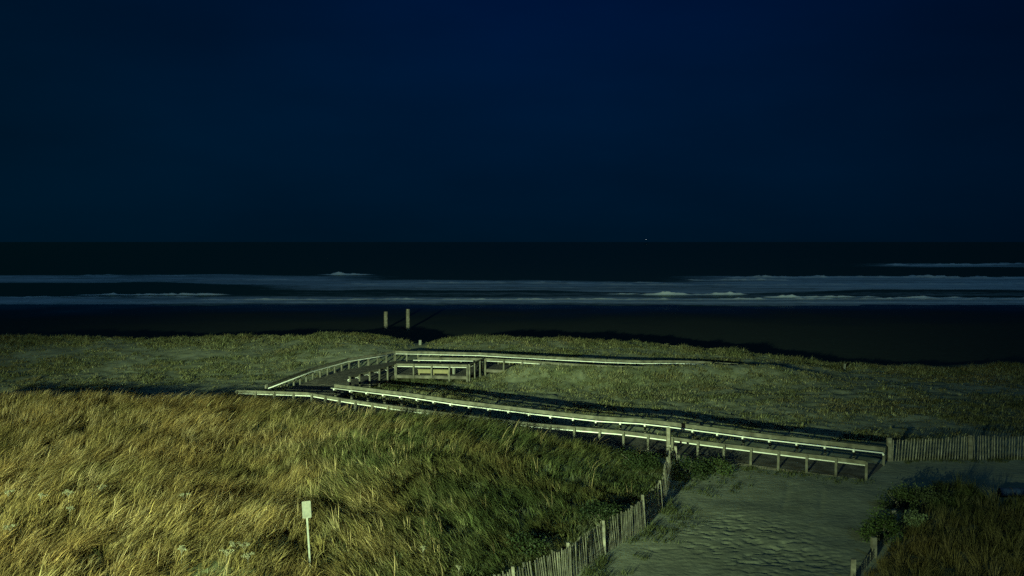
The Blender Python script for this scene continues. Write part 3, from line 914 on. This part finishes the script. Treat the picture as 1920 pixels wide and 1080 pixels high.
DG = (.05, .075, .025)
shrub(1652, 1000, .3, .75, .75, 2600, DG, 'dark green shrub hugging the right edge of the path between two post tops')
shrub(1690, 945, .3, .8, .7, 2600, (.055, .075, .03), 'dark shrub in front of the tallest post top right of the path')
shrub(1740, 945, .3, .95, .62, 3000, (.06, .075, .035), 'largest dark shrub at the bend of the path in front of the slatted fence')
shrub(1717, 985, .3, .55, .5, 1800, (.12, .15, .08), 'rounded grey green shrub low in front of the largest shrub')
shrub(1292, 892, .1, 1.0, .7, 2400, (.03, .045, .018), 'dark bush spreading right of the fence corner below the boardwalk')
shrub(1345, 885, .05, .8, .45, 1800, (.06, .085, .03), 'low bush in front of the boardwalk railing above the path')
shrub(1196, 862, .6, 1.1, .6, 2600, (.028, .042, .016), 'dark bush on the dune just left of the fence corner')
shrub(1120, 960, .6, .9, .5, 2000, (.026, .04, .017), 'small leafy bush on the dune side above the leaning fence')
shrub(980, 1000, 1.0, .8, .35, 1700, (.028, .042, .017), 'low leafy bush in the beach grass left of the leaning fence')

# pale flower heads in the near grass
spots = [(340, 1040, 'pale flat flower head lowest of a loose row left of the sign'), (438, 1018, 'wide pale flower cluster just left of the sign'), (458, 1022, 'small pale flower cluster nearest the sign'),
         (425, 1030, 'small low flower cluster under the wide pale one'), (130, 945, 'pale flower head left of the middle of the brown grass, lowest of three'), (128, 922, 'pale flower head topmost of a group of three in brown grass'),
         (75, 928, 'pale flower head left of the group of three'), (190, 912, 'thin pale flower head right of the group of three'), (345, 926, 'lone pale flower head on the grass ridge'),
         (15, 922, 'pale flower head at the left edge of the picture'), (20, 985, 'lower pale flower head near the left edge'), (793, 1035, 'tiny white flower head right of the sign'), (860, 1062, 'tiny white flower head near the bottom centre'), (465, 1050, 'faint flower cluster at the bottom left of the sign')]
for px, py, lb in spots:
    big = 1.0 if px < 600 else .45
    zz = 1.9
    for _ in range(6):
        x_, y_, _ = P(px, py, zz); zz = zt(x_, y_) + .72
    z0 = zt(x_, y_)
    T = thing('flowering_plant', (x_, y_, z0)); tag(T, lb, 'plant', 'pale flowering plants in the near grass')
    hh = .74
    M = MB(); hv = []
    for k in range(5):
        a = rng.uniform(0, 2 * PI); r = .17 * big * rng.uniform(.3, 1)
        M.tube([(0, 0, -.05), (0, 0, hh * .75), (r * math.cos(a), r * math.sin(a), hh - .08 * k / 5)], [.006, .005, .003], 5)
        hv.append((r * math.cos(a), r * math.sin(a), hh - .08 * k / 5))
    M.build('stem', FWOOD, T)
    for q in range(5):
        nl = 45
        r3 = rng.normal(0, 1, (nl, 3)); r3 /= np.maximum(np.linalg.norm(r3, axis=1), 1)[:, None]
        p = np.array(hv[q]) + r3 * (.06 * big, .06 * big, .018)
        d = rng.normal(0, 1, (nl, 3)); d /= np.linalg.norm(d, axis=1)[:, None]; u = np.cross(d, rng.normal(0, 1, (nl, 3))); u /= np.linalg.norm(u, axis=1)[:, None]
        V = np.stack([p, p + d * .018 + u * .012, p + d * .036, p + d * .018 - u * .012], 1).reshape(-1, 3)
        cc = np.repeat(np.array((.19, .18, .12))[None] * (1 + rng.normal(0, .15, (nl, 1))), 4, 0)
        link(raw_mesh('flower_head', V, quads=np.arange(nl * 4).reshape(nl, 4), mat=FLOWER, cols=np.clip(cc, 0, 1)), T)

# ------------------------------------------------------------------ rolled blue mat at the right edge
x_, y_, _ = P(1874, 925, .15); z0 = zt(x_, y_)
T = thing('rolled_mat', (x_, y_, z0)); tag(T, 'dark blue rolled mat lying on the sand at the right edge of the picture', 'mat')
M = MB()
sp_ = []
for k in range(70):
    a = k * .42; r = .05 + .0052 * a * 1.1
    sp_.append((r * math.cos(a), r * math.sin(a)))
n_ = len(sp_)
zc = .2
for xx in (0, .8, 1.9, 2.9):
    for (u, v) in sp_: M.v.append((xx, v * 1.0, zc + u + rng.normal(0, .002)))
for r_ in range(3):
    for k in range(n_ - 1):
        M.f.append((r_ * n_ + k, r_ * n_ + k + 1, (r_ + 1) * n_ + k + 1, (r_ + 1) * n_ + k))
M.build('mat_roll', BLUE, T, True)
M = MB()
for xx in (.5, 2.3):
    M.tube([(xx, .205 * math.cos(t_), zc + .205 * math.sin(t_)) for t_ in np.linspace(0, 2 * PI, 20)], .012, 5)
M.build('strap', WIRE, T)

# ------------------------------------------------------------------ ship far out
d_ = 4500.0
sx_ = (1211 - 960) / F * d_
sh = thing('fishing_boat', (sx_, d_, SEA)); tag(sh, 'distant fishing boat showing one white light on the horizon', 'boat')
m, nt, b = mat('boat_paint', .6)
ramp_noise(nt, b, [(.3, (.03, .035, .045)), (.7, (.05, .055, .065))], 1, 3)
M = MB()
sec = [(-7, 1.6, .2, 2.2), (-5, 2.2, -.3, 1.8), (2, 2.2, -.4, 1.9), (6, 1.2, -.2, 2.5), (8, .1, .6, 3.0)]
for (xx, w_, zb, ztp) in sec:
    M.v += [(xx, -w_ * .6, zb), (xx, w_ * .6, zb), (xx, w_, ztp), (xx, -w_, ztp)]
for i in range(len(sec) - 1):
    for k in range(4):
        M.f.append((i * 4 + k, i * 4 + (k + 1) % 4, i * 4 + 4 + (k + 1) % 4, i * 4 + 4 + k))
M.f += [(3, 2, 1, 0), (16, 17, 18, 19)]
M.build('hull', m, sh)
M = MB(); M.bar((-4.5, 0, 3.2), (-.5, 0, 3.2), 2.8, 2.6); M.bar((-4.7, 0, 4.6), (-.2, 0, 4.6), 3.1, .16); M.build('cabin', m, sh)
lz = 11.4 + (HOR - 449.2) / F * d_ - SEA
M = MB(); M.tube([(0, 0, 1.8), (0, 0, lz)], [.16, .07], 8); M.tube([(0, 0, 5), (6, 0, 9)], .08, 6); M.build('mast', m, sh)
M = MB(); M.blob((0, 0, lz), (1.9, .9, .9))
em = bpy.data.materials.new('mast_lamp'); em.use_nodes = True
e = em.node_tree.nodes['Principled BSDF']; e.inputs['Emission Color'].default_value = (.8, .95, 1, 1); e.inputs['Emission Strength'].default_value = .09
em.cycles.emission_sampling = 'NONE'
M.build('mast_light', em, sh)

# ------------------------------------------------------------------ light
EXP = 3.0
S.view_settings.view_transform = 'Standard'; S.view_settings.look = 'None'; S.view_settings.gamma = 1; S.view_settings.exposure = EXP
wd = bpy.data.worlds.new('World'); S.world = wd; wd.use_nodes = True
N, L = wd.node_tree.nodes, wd.node_tree.links
bg = N['Background']
tc = N.new('ShaderNodeTexCoord'); sx = N.new('ShaderNodeSeparateXYZ'); L.new(tc.outputs['Generated'], sx.inputs[0])


def ramp(stops):
    r = N.new('ShaderNodeValToRGB'); el = r.color_ramp.elements
    el[0].position, el[0].color = stops[0][0], (*stops[0][1], 1)
    el[1].position, el[1].color = stops[-1][0], (*stops[-1][1], 1)
    for p_, c_ in stops[1:-1]:
        q = el.new(p_); q.color = (*c_, 1)
    return r


def lin(r, g_, b_): return tuple((c / 255 / 12.92) if c / 255 <= .04045 else ((c / 255 + .055) / 1.055) ** 2.4 for c in (r, g_, b_))


el_r = ramp([(0, lin(0, 21, 38)), (.035, lin(0, 23, 44)), (.13, lin(0, 23, 50)), (.26, lin(0, 19, 53)), (.6, lin(0, 13, 50)), (1, lin(0, 8, 40))])
L.new(sx.outputs['Z'], el_r.inputs[0])
az_l = N.new('ShaderNodeMapRange'); az_l.inputs['From Min'].default_value = -.75; az_l.inputs['From Max'].default_value = 0.0; az_l.clamp = True
L.new(sx.outputs['X'], az_l.inputs[0])
az_r = N.new('ShaderNodeMapRange'); az_r.inputs['From Min'].default_value = .1; az_r.inputs['From Max'].default_value = .55; az_r.clamp = True
L.new(sx.outputs['X'], az_r.inputs[0])
mxl = N.new('ShaderNodeMix'); mxl.data_type = 'RGBA'; mxl.blend_type = 'MIX'
mxl.inputs[6].default_value = (*lin(0, 21, 35), 1); L.new(az_l.outputs[0], mxl.inputs[0]); L.new(el_r.outputs[0], mxl.inputs[7])
mxr = N.new('ShaderNodeMix'); mxr.data_type = 'RGBA'; mxr.inputs[7].default_value = (*lin(0, 9, 24), 1)
mu = N.new('ShaderNodeMath'); mu.operation = 'MULTIPLY'; mu.inputs[1].default_value = .62; L.new(az_r.outputs[0], mu.inputs[0])
L.new(mu.outputs[0], mxr.inputs[0]); L.new(mxl.outputs[2], mxr.inputs[6])
nz = N.new('ShaderNodeTexNoise'); nz.inputs['Scale'].default_value = 2.2; nz.inputs['Detail'].default_value = 7; mq = N.new('ShaderNodeMapping'); mq.inputs['Scale'].default_value = (1, 1, 3.5); L.new(tc.outputs['Generated'], mq.inputs[0]); L.new(mq.outputs[0], nz.inputs[0])
mr = N.new('ShaderNodeMapRange'); mr.inputs['From Min'].default_value = .3; mr.inputs['From Max'].default_value = .7; mr.inputs['To Min'].default_value = .8; mr.inputs['To Max'].default_value = 1.2
L.new(nz.outputs[0], mr.inputs[0])
vs = N.new('ShaderNodeVectorMath'); vs.operation = 'SCALE'; L.new(mxr.outputs[2], vs.inputs[0]); L.new(mr.outputs[0], vs.inputs['Scale'])
L.new(vs.outputs[0], bg.inputs['Color'])
bg.inputs['Strength'].default_value = 1 / 2 ** EXP

sun = bpy.data.lights.new('foam_fill_sun', 'SUN'); sun.energy = .026; sun.angle = math.radians(.5); sun.color = (.24, .68, 1)  # added weak blue sun that lifts the foam; no moon is known
so = bpy.data.objects.new('foam_fill_sun', sun); COL.objects.link(so); so.rotation_euler = (math.radians(50), 0, math.radians(20))


def flood(name, loc, aim, power, color, size, blend, r=.15):
    l = bpy.data.lights.new(name, 'SPOT'); l.energy = power; l.color = color; l.spot_size = math.radians(size); l.spot_blend = blend; l.shadow_soft_size = r
    o = bpy.data.objects.new(name, l); COL.objects.link(o); o.location = loc
    import mathutils
    o.rotation_euler = (mathutils.Vector(aim) - mathutils.Vector(loc)).to_track_quat('-Z', 'Y').to_euler()
    return o


flood('parking_lot_floodlight', (-22, -25, 11.3), (0, 75, 7), 17500, (.74, 1.0, .50), 84, 1.0)
flood('parking_lot_floodlight', (-22.6, -25, 11.5), (-6, 95, 24), 92000, (.72, 1.0, .52), 58, 1.0)
flood('porch_floodlight', (-26, -8, 9.0), (-21, 26, 1), 2200, (1.0, .64, .26), 66, 1.0)

S.cycles.use_denoising = False
S.cycles.max_bounces = 5
S.render.film_transparent = False
